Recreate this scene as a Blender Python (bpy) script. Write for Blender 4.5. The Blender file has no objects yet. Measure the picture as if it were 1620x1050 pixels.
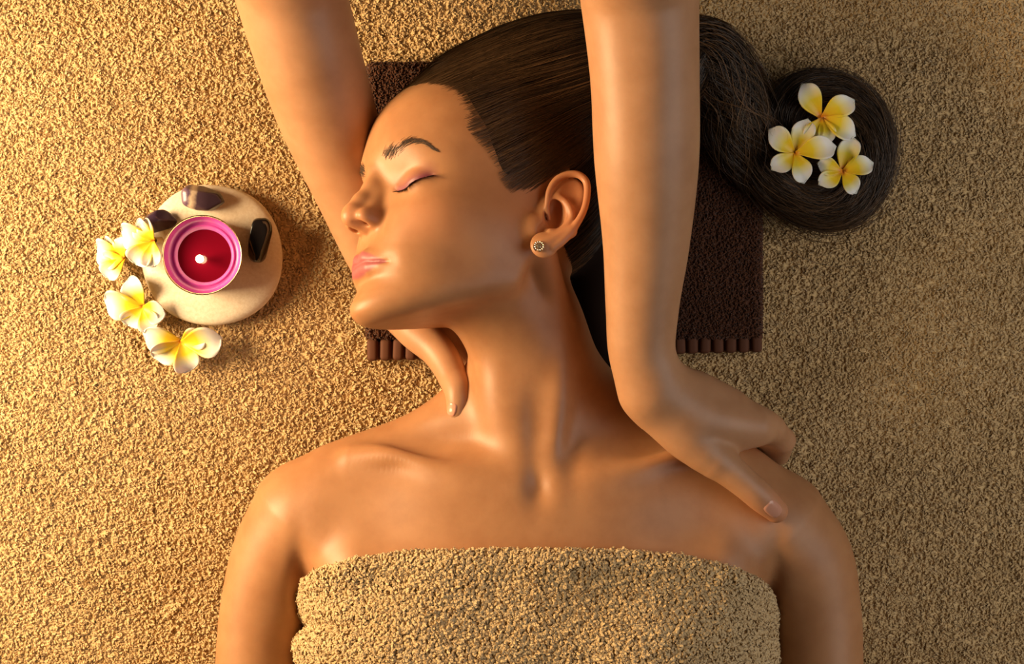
import bpy, bmesh, math, random
import numpy as np
from mathutils import Vector, Matrix
random.seed(7); RNG=np.random.default_rng(11)
C=bpy.context.scene.collection; SC=bpy.context.scene
# ================================================= camera, world, lamps, exposure
cam_d=bpy.data.cameras.new('camera'); cam=bpy.data.objects.new('camera',cam_d); C.objects.link(cam)
cam.location=(0,0,1.6); cam.rotation_euler=(0,0,0); cam_d.sensor_width=36.0; cam_d.lens=36*1.6/(1620*.00049); cam_d.clip_start=.05
SC.camera=cam
SC.view_settings.view_transform='Standard'; SC.view_settings.look='None'; SC.view_settings.gamma=1.0
SC.view_settings.use_curve_mapping=False; SC.view_settings.exposure=0.0
wd=bpy.data.worlds.new('room_light'); SC.world=wd; wd.use_nodes=True
wd.node_tree.nodes['Background'].inputs[0].default_value=(1.0,.78,.55,1); wd.node_tree.nodes['Background'].inputs[1].default_value=.018
def area(name,loc,target,size,power,col,sy=None):
    d=bpy.data.lights.new(name,'AREA'); d.energy=power; d.color=col; d.shape='RECTANGLE'; d.size=size; d.size_y=sy or size
    o=bpy.data.objects.new(name,d); C.objects.link(o); o.location=loc
    o.rotation_euler=(Vector(target)-Vector(loc)).to_track_quat('-Z','Y').to_euler(); return o
area('warm_lamp',(-.92,.10,.45),(-.05,.0,.06),.42,25.5,(1.0,.70,.39))
area('side_lamp',(1.05,-.10,.85),(.30,0,.05),.9,6.8,(1.0,.92,.85))
# ================================================= implicit-surface toolkit (millimetres)
f4=np.float32
def V(*a): return np.array(a,dtype=f4)
def smin(a,b,k):
    h=np.maximum(k-np.abs(a-b),0)/k
    return np.minimum(a,b)-h*h*h*k*(1/6.)
def smax(a,b,k): return -smin(-a,-b,k)
def sph(p,c,r):
    d=p-V(*c); return np.sqrt((d*d).sum(1))-r
def ell(p,c,r,R=None):
    d=p-V(*c)
    if R is not None: d=d@np.asarray(R,f4)   # columns of R = ellipsoid axes
    r=V(*r); q=d/r; k0=np.sqrt((q*q).sum(1)); q=d/(r*r); k1=np.sqrt((q*q).sum(1))+1e-9
    return k0*(k0-1)/k1
def cone(p,a,b,ra,rb):
    a=V(*a);b=V(*b);ba=b-a; L2=float((ba*ba).sum()); pa=p-a
    t=np.clip((pa@ba)/L2,0,1); d=pa-t[:,None]*ba
    return np.sqrt((d*d).sum(1))-(ra+(rb-ra)*t)
def chain(p,pts,k=None):
    """pts: list of (x,y,z,r) -> union of cones (smooth radius)"""
    out=None
    for A,B in zip(pts[:-1],pts[1:]):
        d=cone(p,A[:3],B[:3],A[3],B[3])
        out=d if out is None else (np.minimum(out,d) if not k else smin(out,d,k))
    return out
def cat(P,n=6):
    """catmull-rom resample of rows"""
    P=np.asarray(P,float); Q=np.vstack([2*P[0]-P[1],P,2*P[-1]-P[-2]]); o=[]
    for i in range(1,len(Q)-2):
        a,b,c,d=Q[i-1:i+3]
        for t in np.linspace(0,1,n,endpoint=False):
            o.append(.5*((2*b)+(c-a)*t+(2*a-5*b+4*c-d)*t*t+(3*b-a-3*c+d)*t**3))
    o.append(P[-1]); return np.array(o)
def gau(p,c,s):
    q=(p-V(*c))/V(*(s if hasattr(s,'__len__') else (s,s,s))); return np.exp(-.5*(q*q).sum(1))
def cdist(p,pts):
    """distance to polyline (no radius)"""
    return chain(p,[tuple(q)+(0,) for q in pts])
H=1600.;S0=.49
def W(px,py,z=0.):
    k=S0*(1-z/H); return np.array([(px-810)*k,(525-py)*k,z])
def headrot(a,p,r):
    a,p,r=np.radians([a,p,r])
    Fy=np.array([-np.cos(a),0,np.sin(a)]);U0=np.array([0,1.,0])
    F=np.cos(p)*Fy+np.sin(p)*U0;U=-np.sin(p)*Fy+np.cos(p)*U0
    X=np.array([[1,0,0],[0,np.cos(r),np.sin(r)],[0,-np.sin(r),np.cos(r)]])
    F=X@F;U=X@U
    return np.stack([np.cross(U,F),U,F],1)
HR=headrot(30,6,16); HT=np.array([-20.2,64.2,98.]); HS=1.02
def to_head(p): return ((p-HT.astype(f4))@HR.astype(f4))/f4(HS)
def from_head(q): return (np.asarray(q)*HS)@HR.T+HT

def cdist2(p,pts,zs=.2):
    P=np.array(pts,float)*np.array([1,1,zs]); return cdist(p*V(1,1,zs),P)
def pch(xs,ys):
    """monotone-ish smooth 1-D table -> function (catmull resample)"""
    xs=np.asarray(xs,float);ys=np.asarray(ys,float);o=np.argsort(xs);xs=xs[o];ys=ys[o]
    m=np.gradient(ys,xs); X=np.linspace(xs[0],xs[-1],600); i=np.clip(np.searchsorted(xs,X)-1,0,len(xs)-2)
    h=xs[i+1]-xs[i];t=(X-xs[i])/h
    Y=(2*t**3-3*t**2+1)*ys[i]+(t**3-2*t**2+t)*h*m[i]+(-2*t**3+3*t**2)*ys[i+1]+(t**3-t**2)*h*m[i+1]
    return lambda u:np.interp(u,X,Y).astype(f4)
FR=pch([105,92,80,70,58,46,38,30,22,10,0,-12,-22,-30,-38,-46,-53,-59,-65,-72,-79,-84,-90],
       [64,76,84,89,92.5,94,94.5,93,91,88.5,88,88.5,90,91.5,93,92.5,90.5,91.2,93.5,95.5,93,85.5,72])
WD=pch([105,70,45,25,8,-5,-18,-32,-46,-58,-68,-77,-84,-90],
       [60,67,69,67.5,66.5,66,64,60.5,57,51.5,44,34,22,10])
Z0=pch([105,45,10,-20,-46,-70,-90],[0,2,8,14,18,26,36])
NN=pch([105,45,20,0,-20,-46,-70,-90],[2.1,2.15,2.2,2.25,2.15,2.0,1.9,1.9])
LASH=[(18.5,12.2,85),(23,10.2,84.5),(30,10.0,82),(38,12.6,76.5),(46.5,17.2,67.5)]
CREASE=[(18,15.5,85),(23,20.0,83.5),(31,23.0,81),(39,22.8,75.5),(47.5,19.2,66.5)]
def face_base(q,m):
    y=np.clip(q[:,1],-96,100); z0=Z0(y);n=NN(y);w=WD(y);fr=FR(y)-z0
    zz=q[:,2]-z0; zf=np.where(zz>0,zz/fr,0); xf=m[:,0]/w
    k=(xf**n+np.maximum(zf,1e-6)**n)**(1/n)
    r=np.sqrt(m[:,0]**2+np.maximum(zz,0)**2)+1e-3
    d=(k-1)*r/np.maximum(k,1e-3)*.92
    # under-jaw plane: menton -> gonion
    nv=np.array([0,-72.,-27.]);nv/=np.linalg.norm(nv)
    pl=(q[:,1]+82)*nv[1]+(q[:,2]-80)*nv[2]
    d=smax(d,pl.astype(f4),18)
    d=smax(d,(-q[:,2]-6).astype(f4),16)
    d=smax(d,(q[:,1]-84).astype(f4),20)
    return d
def head_local(q):
    m=q.copy(); m[:,0]=np.abs(m[:,0])
    d=face_base(q,m)
    d=smin(d,ell(q,(0,56,-12),(74,84,84)),14)
    d=smin(d,ell(q,(0,58,18),(67,64,74)),16)
    # eye sockets, brow, temple, cheeks
    d=d+5.0*gau(m,(30,17,88),(12,9,14))+1.5*gau(m,(14.5,17,90),(7,10,12))
    d=smin(d,sph(m,(32,15,66),13.8),9)
    d=d-1.2*gau(m,(30,42,88),(15,6,12))-.6*gau(q,(0,40,94),(10,8,8))
    d=d+1.5*gau(m,(64,30,38),(10,20,18))
    d=d-3.0*gau(m,(47,-8,64),(15,13,18))              # cheekbone
    d=d-1.6*gau(m,(30,-22,82),(12,14,12))             # cheek apple
    d=d+2.4*gau(m,(53,-42,46),(12,14,18))
    d=d+.8*gau(m,(24,2,84),(10,4,8))                  # tear trough
    # nose
    n=chain(q,[(0,28,90.0,6),(0,16,92.4,5.4),(0,4,99.4,5.2),(0,-4,103.6,5.6)],6)
    n=smin(n,cone(m,(3.5,12,87),(6.5,-8,93),5,6.5),12)
    n=smin(n,ell(q,(0,-8.4,103.6),(6.8,6.6,8)),9)
    n=smin(n,ell(m,(10.6,-9.6,94.5),(5.0,5.6,9.5)),8)
    n=smin(n,cone(q,(0,-11.5,106.2),(0,-13.5,94),3.0,3.8),6)
    d=smin(d,n,11)
    d=d+1.6*gau(m,(16.6,-9.5,92),(2.2,6.5,6))
    nos=chain(m,[(4.6,-17.6,108,1.3),(6.0,-15.8,104.5,2.3),(7.6,-15.2,99.5,2.7),(8.4,-13.6,95.5,2.2),(6.2,-6,97,2.4),(5.0,1,96,1.6)])
    d=smax(d,-nos,2.0)
    # lips: soft bulges, then the parting line
    d=d-1.6*gau(q,(0,-42,96),(14,8,8))
    lipU=chain(m,[(0,-37.4,90.6,4.6),(5,-37.0,90.6,4.9),(13,-39.4,87.2,4.2),(23,-43,80,2.6)],6)
    lipL=chain(m,[(0,-45.6,90.0,5.0),(8,-45.6,88.8,4.8),(16,-44.8,84.8,3.9),(23,-43.4,80,2.4)],6)
    d=smin(d,smin(lipU,lipL,3),6)
    d=d+.7*gau(q,(0,-28,98),(2.6,4.5,8))
    SL=[(0,-42,97.5),(6,-41.6,95.5),(15,-42.8,90),(25,-43.6,82)]
    slit=cdist2(m,cat(SL,4)); d=d+(1.0+.6*np.clip((m[:,0]-12)/8,0,1))*np.exp(-.5*(slit/.85)**2)*(1-.5*np.clip((m[:,0]-22)/4,0,1))
    d=d+1.0*gau(m,(26.5,-43.8,82),(4,3,6))-.3*gau(m,(33,-43,79),(5,9,8))
    d=d+1.8*gau(q,(0,-52.6,93),(12,3.2,8))
    # closed eye
    ld=cdist2(m,cat(LASH,4)); d=d+1.1*np.exp(-.5*(ld/.9)**2)
    cd=cdist2(m,cat(CREASE,4)); d=d+.5*np.exp(-.5*(cd/2.2)**2)
    return d
def sch(p,pts):
    """smooth tube through (x,y,z,r) points, parametrised along its chord"""
    P=np.asarray(pts,float); u=P[-1,:3]-P[0,:3]; Lc=np.linalg.norm(u); u/=Lc
    s=(P[:,:3]-P[0,:3])@u; m=np.gradient(P,s,axis=0) if len(P)>2 else np.repeat((P[1:]-P[:1])/Lc,2,0)
    X=np.linspace(0,s[-1],200); i=np.clip(np.searchsorted(s,X)-1,0,len(s)-2); h=(s[i+1]-s[i])[:,None]; t=((X-s[i])[:,None])/h
    Y=(2*t**3-3*t**2+1)*P[i]+(t**3-2*t**2+t)*h*m[i]+(-2*t**3+3*t**2)*P[i+1]+(t**3-t**2)*h*m[i+1]
    D=np.gradient(Y,X,axis=0); q=np.clip((p-P[0,:3].astype(f4))@u.astype(f4),0,X[-1])
    it=lambda q,T:[np.interp(q,X,T[:,k]).astype(f4) for k in range(3)]
    for _ in range(2):
        c=it(q,Y); e=it(q,D)
        q=np.clip(q+((p[:,0]-c[0])*e[0]+(p[:,1]-c[1])*e[1]+(p[:,2]-c[2])*e[2])/(e[0]**2+e[1]**2+e[2]**2),0,X[-1])
    c=it(q,Y)
    return np.sqrt((p[:,0]-c[0])**2+(p[:,1]-c[1])**2+(p[:,2]-c[2])**2)-np.interp(q,X,Y[:,3]).astype(f4)
# ------------------------------------------------ ear (built in its own plane)
_L,_U,_F=HR[:,0],HR[:,1],HR[:,2]
EN=.906*_L+.423*_F; EN/=np.linalg.norm(EN)
EO=from_head((70,0,2))
EX=np.array([1.,0,0])-EN[0]*EN; EX/=np.linalg.norm(EX); EY=np.cross(EN,EX)
ER=np.stack([EX,EY,EN],1)
def earp(zx,zy,w=0.):
    """detail coordinates of the ear -> ear frame (mm)"""
    px,py=800+zx*.1715,250+zy*.1715
    o=np.array([0,0,H]);d=np.array([(px-810)*S0,(525-py)*S0,-H])
    t=((EO-o)@EN)/(d@EN); P=(o+t*d-EO)@ER; return np.array([P[0],P[1],w])
def _ec(pts,n=4): return [tuple(r) for r in cat([tuple(earp(a,b,w))+(r,) for a,b,w,r in pts],n)]
HELIX=_ec([(405,540,-5,1.3),(385,470,-2,1.7),(385,390,.5,2.0),(405,300,2,2.3),(465,215,3,2.5),(565,172,4,2.6),(665,180,5,2.6),(735,250,5.5,2.6),(742,370,6,2.5),(715,500,6,2.4),(660,610,5.5,2.6),(590,705,4.6,3.0),(510,780,3.6,3.4),(430,835,2.6,3.4)])
ANTI=_ec([(470,345,.5,1.6),(540,400,2,2.0),(590,480,3,2.3),(605,560,3,2.3),(560,640,2.6,2.3),(490,690,2.2,2.2),(410,690,2.2,2.4)])
EPL=earp(560,440,.5); EC1=earp(455,520,-1); EC2=earp(330,650,0); ELB=earp(350,810,1.5); ETR=earp(262,600,-3); EBASE=earp(430,520,-9)
_t=np.radians(-14.); ETILT=np.array([[np.cos(_t),-np.sin(_t),0],[np.sin(_t),np.cos(_t),0],[0,0,1]])
def ear(p):
    e=((p-EO.astype(f4))@ER.astype(f4)).astype(f4)
    d=ell(e,EPL,(14.2,22,2.6),ETILT)
    d=smin(d,ell(e,EBASE,(13,19,9),ETILT),5)
    d=smin(d,ell(e,ELB,(9.5,9.5,3.6)),6)
    d=smin(d,cone(e,earp(590,690,3.0),ELB,4.6,4.6),6)
    d=smin(d,ell(e,ETR,(4.6,6.8,3.2)),7); d=smin(d,ell(e,earp(190,610,-7),(8,10,5)),8)
    d=smax(d,-ell(e,earp(600,330,4.2),(8.5,10.5,3.6),ETILT),2.5)     # scapha hollow
    d=smax(d,-ell(e,EC1,(7.6,11.5,8.0)),2.2)                          # concha
    d=smax(d,-cone(e,EC1,EC2,4.5,2.6),2)
    d=smin(d,chain(e,HELIX),1.8); d=smin(d,chain(e,ANTI),2.4)
    return d
# ------------------------------------------------ client torso, neck, arms (world mm)
def Wp(px,py,z,r): return tuple(W(px,py,z))+(r,)
def torso(p):
    d=ell(p,W(850,985,62),(164,170,86))
    d=smin(d,sch(p,[Wp(540,815,72,42),Wp(700,800,84,44),Wp(850,800,86,44),Wp(1000,800,84,44),Wp(1165,815,72,42)]),40)
    d=smin(d,ell(p,W(690,1085,95),(82,84,62)),45); d=smin(d,ell(p,W(1015,1085,95),(82,84,62)),45)
    d=smax(d,(4-p[:,2]).astype(f4),18)
    q=p-W(850,1300,66).astype(f4); bx=np.abs(q)-V(126,190,34); 
    bd=np.sqrt((np.maximum(bx,0)**2).sum(1))+np.minimum(bx.max(1),0)-30
    return smin(d,bd,40)
MAST=from_head((56,-14,-14))
def client_body(p):
    d=torso(p)
    # neck
    nb=W(848,705,80)
    sk=from_head((4,-18,-6))
    d=smin(d,sch(p,[tuple(sk)+(46,),Wp(842,560,84,44.5),Wp(846,640,80,46),Wp(850,730,76,46)]),26)
    # trapezius slopes
    for sx in (-1,1):
        d=smin(d,sch(p,[Wp(850+sx*20,610,66,40),Wp(850+sx*150,712,70,36),Wp(850+sx*300,775,70,37)]),24)
    # shoulders and arms
    d=smin(d,sch(p,[Wp(488,822,66,45),Wp(452,872,62,39),Wp(420,960,58,33.5),Wp(407,1060,56,31.5),Wp(400,1240,52,31),Wp(392,1420,48,32)]),20)
    d=smin(d,sch(p,[Wp(1222,838,66,45),Wp(1262,882,62,40),Wp(1290,965,58,34),Wp(1298,1060,56,32),Wp(1304,1240,52,31),Wp(1312,1420,48,32)]),20)
    # collar bones
    for P in ([Wp(822,782,118,6.5),Wp(770,765,120,6.5),Wp(700,742,118.5,6.5),Wp(630,720,111,7),Wp(560,725,96,8)],
              [Wp(884,782,118,6.5),Wp(940,762,120,6.5),Wp(1010,740,118.5,6.5),Wp(1080,720,111,7),Wp(1150,728,96,8)]):
        d=smin(d,sch(p,P),20)
    G=lambda px,py,z,s:gau(p,W(px,py,z),s)
    d=d+7*G(690,700,112,(22,9,24))+5*G(1005,700,112,(22,10,24))
    d=d+6*G(852,772,118,(7,10,18))
    d=d+3.5*G(600,800,118,(26,24,26))+3.5*G(1100,800,118,(26,24,26))
    # sternomastoid ridges, throat
    d=smin(d,sch(p,[tuple(MAST)+(11,),Wp(880,520,112,11.5),Wp(882,620,116,10),Wp(876,710,117,7.5),Wp(866,772,114,5)]),10)
    d=smin(d,sch(p,[Wp(790,540,106,16),Wp(800,640,108,15),Wp(832,740,104,12)]),22)
    d=d+3.0*G(905,730,118,(7,22,16))+2.2*G(845,690,124,(6,26,12))
    # armpit creases
    d=d+5*G(476,930,96,(5,26,26))+5*G(1226,940,96,(5,26,26))
    return d
def client(p):
    p=np.ascontiguousarray(p,f4); d=client_body(p)
    m=(p[:,1]>-75)&(p[:,0]>-165)&(p[:,0]<115)
    if m.any():
        q=p[m]; h=head_local(to_head(q))*f4(HS); dd=smin(d[m],h,20)
        e=(q[:,0]>0)&(q[:,0]<75)&(q[:,1]>30)&(q[:,1]<135)&(q[:,2]>95)
        if e.any(): dd[e]=smin(dd[e],ear(q[e]),5)
        d[m]=dd
    return d
# ------------------------------------------------ therapist arms
def flat(p,c,n,k):
    """stretch space along n about c so shapes come out thinner by k along n"""
    n=np.asarray(n,float)/np.linalg.norm(n); t=((p-np.asarray(c,f4))@n.astype(f4))
    return p+(t*(1/k-1))[:,None]*n.astype(f4)
def arm_l(p):   # reaches down to her shoulder (picture right)
    d=sch(p,[Wp(990,-330,420,47),Wp(1003,-140,270,44),Wp(1011,-20,212,40.5),Wp(1020,120,198,37.2),Wp(1023,250,184,36),Wp(1022,390,166,30),Wp(1016,490,154,25.6),Wp(1016,560,146,23.5),Wp(1030,615,140,22.5)])
    # palm
    pm=sch(p,[Wp(1035,618,138,22),Wp(1085,650,134,20),Wp(1140,670,128,16),Wp(1192,675,116,12.5)])
    pm=smin(pm,sch(p,[Wp(1040,600,136,16),Wp(1100,625,126,16),Wp(1150,645,116,14)]),14)
    pm=smin(pm,sch(p,[Wp(1100,622,120,14),Wp(1165,655,112,13),Wp(1208,672,106,11)]),14)
    d=smin(d,pm,16)
    d=smin(d,sch(p,[Wp(1040,650,134,16),Wp(1095,700,132,15.5),Wp(1130,725,131,13)]),12)   # thumb mount
    th=sch(p,[Wp(1120,716,131,13.5),Wp(1152,742,130,12.2),Wp(1185,770,128,10.6),Wp(1208,790,124,10.2),Wp(1228,808,118,8.6)])
    d=smin(d,th,8)
    d=smin(d,sch(p,[Wp(1118,712,128,9),Wp(1160,698,121,8),Wp(1200,680,113,9)]),12)        # web
    F=[[(1188,671,112,11.5),(1220,678,99,10.4),(1238,696,78,9.4),(1232,718,46,8.5)],
       [(1185,674,106,10.5),(1210,684,84,9.6),(1218,702,54,9),(1210,716,28,8)],
       [(1155,656,106,10.5),(1178,664,82,9.2),(1190,682,52,8.6),(1184,700,28,7.8)],
       [(1122,642,108,9.5),(1142,650,84,8.6),(1152,664,58,7.8),(1148,680,38,7)]]
    for f in F: d=smin(d,chain(p,[Wp(*q) for q in f],3),9)
    G=lambda px,py,z,s:gau(p,W(px,py,z),s)
    d=d-1.0*G(1200,780,134,(7,7,8))        # thumb joint
    d=d-1.6*G(1112,700,146,(12,10,10))-1.0*G(1190,676,128,(10,10,10))
    d=d+1.5*G(1150,700,146,(16,10,14))+2.0*G(1000,95,236,(14,26,20))
    d=d-1.2*G(1060,585,158,(9,9,8))                                   # wrist bone
    return d
def arm_r(p):   # slides under her cheek and neck (picture left)
    d=sch(p,[Wp(400,-330,330,47),Wp(432,-140,190,43),Wp(458,-20,142,39.5),Wp(487,85,118,38),Wp(517,180,92,36),Wp(560,290,66,31.5),Wp(603,400,49,26.5),Wp(632,462,45,24.5)])
    d=smin(d,sch(p,[Wp(632,470,44,22),Wp(700,520,40,20),Wp(770,560,36,15)]),16)
    d=smin(d,sch(p,[Wp(640,450,40,20),Wp(730,480,36,17),Wp(800,510,34,13)]),14)
    d=smin(d,sch(p,[Wp(632,490,50,16),Wp(655,520,56,14.5),Wp(693,556,68,12.6),Wp(717,598,84,11),Wp(726,630,96,9.6),Wp(723,650,97,7.6)]),9)
    F=[[(770,566,36,10),(830,592,32,9.5),(880,606,31,9)],[(785,545,36,10),(850,562,32,9.5),(905,572,31,9)],
       [(795,522,36,10),(860,532,32,9.5),(912,536,31,9)],[(800,500,35,9),(855,500,32,8.5),(895,498,31,8)]]
    for f in F: d=smin(d,chain(p,[Wp(*q) for q in f],3),4)
    d=d+1.8*gau(p,W(470,15,182),(30,6,14))
    return d
def therapist(p):
    p=np.ascontiguousarray(p,f4); return np.minimum(arm_l(p),arm_r(p))
# ------------------------------------------------ hair volume
UH_T=[0,12,20,32,40,46,51,59,65,69,77,86,93,104,115,128,180]; UH_U=[97,96,93,83,73,61.5,50,42,31,20,13.5,18.5,28,38,0,-25,-45]
_ut=np.linspace(0,180,721); _uu=np.interp(_ut,UH_T,UH_U); _k=np.exp(-.5*(np.arange(-30,31)/10.)**2); _us=np.convolve(np.pad(_uu,30,mode='edge'),_k/_k.sum(),'valid')
def hair_edge(q):
    th=np.degrees(np.arctan2(np.abs(q[:,0]),q[:,2])); return (q[:,1]-np.interp(th,_ut,_us)).astype(f4)
TAIL=[Wp(770,172,74,50),Wp(870,142,80,54.5),Wp(980,116,80,45),Wp(1085,98,66,31)]
def hair_flow(p):
    p=np.ascontiguousarray(p,f4); q=to_head(p); m=q.copy();m[:,0]=np.abs(m[:,0])
    hd=smin(ell(q,(0,56,-12),(74,84,84)),ell(q,(0,58,18),(67,64,74)),16); hd=smin(hd,face_base(q,m),14)*f4(HS)
    return smin(hd-np.clip((hair_edge(q)-13)*.11,-.2,7.0),sch(p,TAIL),26)
def hair(p):
    p=np.ascontiguousarray(p,f4); q=to_head(p)
    m=q.copy();m[:,0]=np.abs(m[:,0])
    hd=smin(ell(q,(0,56,-12),(74,84,84)),ell(q,(0,58,18),(67,64,74)),16); hd=smin(hd,face_base(q,m),14)*f4(HS)
    t=np.clip((hair_edge(q)-13)*.11,-2,7.0)-.4
    d=hd-t
    tail=sch(p,TAIL); d=smin(d,tail,26)
    # keep the volume off the face
    d=smax(d,-hair_edge(q)*.9,5)
    nape=sch(p,[Wp(985,230,62,36),Wp(962,330,62,30),Wp(950,450,52,20),Wp(955,560,44,12)])
    return smax(smin(d,nape,14),(19.5-p[:,2]).astype(f4),4)
# ================================================= mesher: sparse sampling + surface nets on a rectilinear grid
def axis(*seg):
    """axis(a,(b,h),(c,h2)...) -> coordinates"""
    x=[seg[0]]
    for b,h in seg[1:]:
        n=max(1,int(round((b-x[-1])/h))); x+=list(np.linspace(x[-1],b,n+1)[1:])
    return np.array(x,f4)
def feval(f,P,chunk=300000):
    return np.concatenate([f(P[i:i+chunk]) for i in range(0,len(P),chunk)]) if len(P) else np.zeros(0,f4)
def polygonise(f,ax,B=8,newton=1):
    ax=[np.concatenate([a,a[-1]+(a[-1]-a[-2])*np.arange(1,1+(-(len(a)-1))%B)]).astype(f4) for a in ax]
    n=[len(a) for a in ax]; nb=[(k-1)//B for k in n]
    cc=[(a[:-1:B]+a[B::B])/2 for a in ax]; hh=[(a[B::B]-a[:-1:B])/2 for a in ax]
    G=np.stack(np.meshgrid(*cc,indexing='ij'),-1).reshape(-1,3); R=np.stack(np.meshgrid(*hh,indexing='ij'),-1).reshape(-1,3)
    d=feval(f,G); rad=np.sqrt((R*R).sum(1))
    act=(np.abs(d)<rad*1.35+2).reshape(nb); d=d.reshape(nb)
    arr=np.empty(n,f4); arr[:]=np.where(np.pad(np.repeat(np.repeat(np.repeat(d,B,0),B,1),B,2),((0,1),)*3,mode='edge')<0,-50,50)
    need=np.zeros(n,bool)
    for b in np.argwhere(act):
        i,j,k=b*B; need[i:i+B+1,j:j+B+1,k:k+B+1]=True
    I=np.argwhere(need); P=np.stack([ax[t][I[:,t]] for t in range(3)],1)
    arr[need]=feval(f,P)
    s=arr<0; cnt=np.zeros([k-1 for k in n],np.uint8)
    sl=[slice(0,-1),slice(1,None)]
    for a in (0,1):
        for b in (0,1):
            for c in (0,1): cnt+=s[sl[a],sl[b],sl[c]]
    A=np.argwhere((cnt>0)&(cnt<8)); idx=np.full(cnt.shape,-1,np.int32); idx[tuple(A.T)]=np.arange(len(A))
    acc=np.zeros((len(A),3),np.float64); num=np.zeros(len(A))
    cs=[(a,b,c) for a in (0,1) for b in (0,1) for c in (0,1)]
    for u in cs:
        for t in range(3):
            if u[t]: continue
            v=list(u); v[t]=1
            iu=[A[:,q]+u[q] for q in range(3)]; iv=[A[:,q]+v[q] for q in range(3)]
            du=arr[tuple(iu)]; dv=arr[tuple(iv)]; m=(du<0)!=(dv<0)
            w=np.where(m,du/np.where(m,du-dv,1),0)
            for q in range(3):
                a0=ax[q][iu[q]]; a1=ax[q][iv[q]]; acc[:,q]+=np.where(m,a0+(a1-a0)*w,0)
            num+=m
    Vt=(acc/num[:,None]).astype(f4)
    Q=[]
    for t in range(3):
        o=[q for q in range(3) if q!=t]
        lo=[slice(1,-1)]*3; lo[t]=slice(0,-1); hi=[slice(1,-1)]*3; hi[t]=slice(1,None)
        s0,s1=s[tuple(lo)],s[tuple(hi)]; E_=np.argwhere(s0!=s1)
        if not len(E_): continue
        sign=s0[tuple(E_.T)]; E_=E_.copy(); E_[:,o[0]]+=1; E_[:,o[1]]+=1
        def cell(da,db):
            c=E_.copy(); c[:,o[0]]-=da; c[:,o[1]]-=db; return idx[tuple(c.T)]
        q=np.stack([cell(1,1),cell(0,1),cell(0,0),cell(1,0)],1)
        flip=sign if t!=1 else ~sign
        q[~flip]=q[~flip][:,::-1]; Q.append(q)
    Q=np.concatenate(Q); Q=Q[(Q>=0).all(1)]
    for _ in range(newton):
        e=f4(.35); K=np.array([[1,-1,-1],[-1,-1,1],[-1,1,-1],[1,1,1]],f4)
        D=[feval(f,Vt+K[i]*e) for i in range(4)]; g=sum(K[i]*D[i][:,None] for i in range(4))/(4*e)
        dd=sum(D)/4; g2=np.maximum((g*g).sum(1),.2)
        st=np.clip(dd/g2,-.8,.8); Vt=Vt-g*st[:,None]
    return Vt,Q
def relax(V_,Q,w,it=6,lam=.5):
    """umbrella smoothing weighted per vertex by w"""
    E_=np.concatenate([Q[:,[0,1]],Q[:,[1,2]],Q[:,[2,3]],Q[:,[3,0]]]); n=len(V_); V_=V_.astype(np.float64)
    deg=np.bincount(E_[:,0],minlength=n)+np.bincount(E_[:,1],minlength=n)
    for k in range(it):
        S=np.stack([np.bincount(E_[:,0],V_[E_[:,1],c],n)+np.bincount(E_[:,1],V_[E_[:,0],c],n) for c in range(3)],1)/deg[:,None]
        l=lam if k%2==0 else -lam*1.04
        V_=V_+(S-V_)*(l*w)[:,None]
    return V_
# ================================================= object helpers
def mesh_np(name,V_,F_,mat=None,parent=None,smooth=True,mm=True):
    V_=np.asarray(V_,np.float32)*(.001 if mm else 1); F_=np.asarray(F_,np.int32); k=F_.shape[1]
    me=bpy.data.meshes.new(name); me.vertices.add(len(V_)); me.vertices.foreach_set('co',V_.ravel())
    me.loops.add(F_.size); me.loops.foreach_set('vertex_index',F_.ravel())
    me.polygons.add(len(F_)); me.polygons.foreach_set('loop_start',np.arange(0,F_.size,k,dtype=np.int32))
    me.update(calc_edges=True); me.validate()
    me.polygons.foreach_set('use_smooth',np.full(len(me.polygons),smooth)); me.update()
    return add(name,me,mat,parent)
def add(name,me,mat=None,parent=None):
    o=bpy.data.objects.new(name,me); C.objects.link(o)
    if mat and me is not None and not me.materials: me.materials.append(mat)
    if parent: o.parent=parent
    return o
def empty(name,loc=(0,0,0)):
    o=bpy.data.objects.new(name,None); C.objects.link(o); o.location=loc; o.empty_display_size=.02; return o
def tag(o,label=None,cat_=None,group=None,kind=None):
    if label: o['label']=label
    if cat_: o['category']=cat_
    if group: o['group']=group
    if kind: o['kind']=kind
    return o
def attr(me,name,vals,typ='FLOAT'):
    a=me.attributes.new(name,typ,'POINT')
    a.data.foreach_set('value' if typ=='FLOAT' else 'color',np.asarray(vals,np.float32).ravel())
def bm_obj(name,bm,mat=None,parent=None,smooth=True):
    me=bpy.data.meshes.new(name); bm.to_mesh(me); bm.free()
    me.polygons.foreach_set('use_smooth',[smooth]*len(me.polygons)); return add(name,me,mat,parent)
def Wm(px,py,z): return Vector(W(px,py,z)*.001)      # photograph pixel at height z (mm) -> metres
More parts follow.
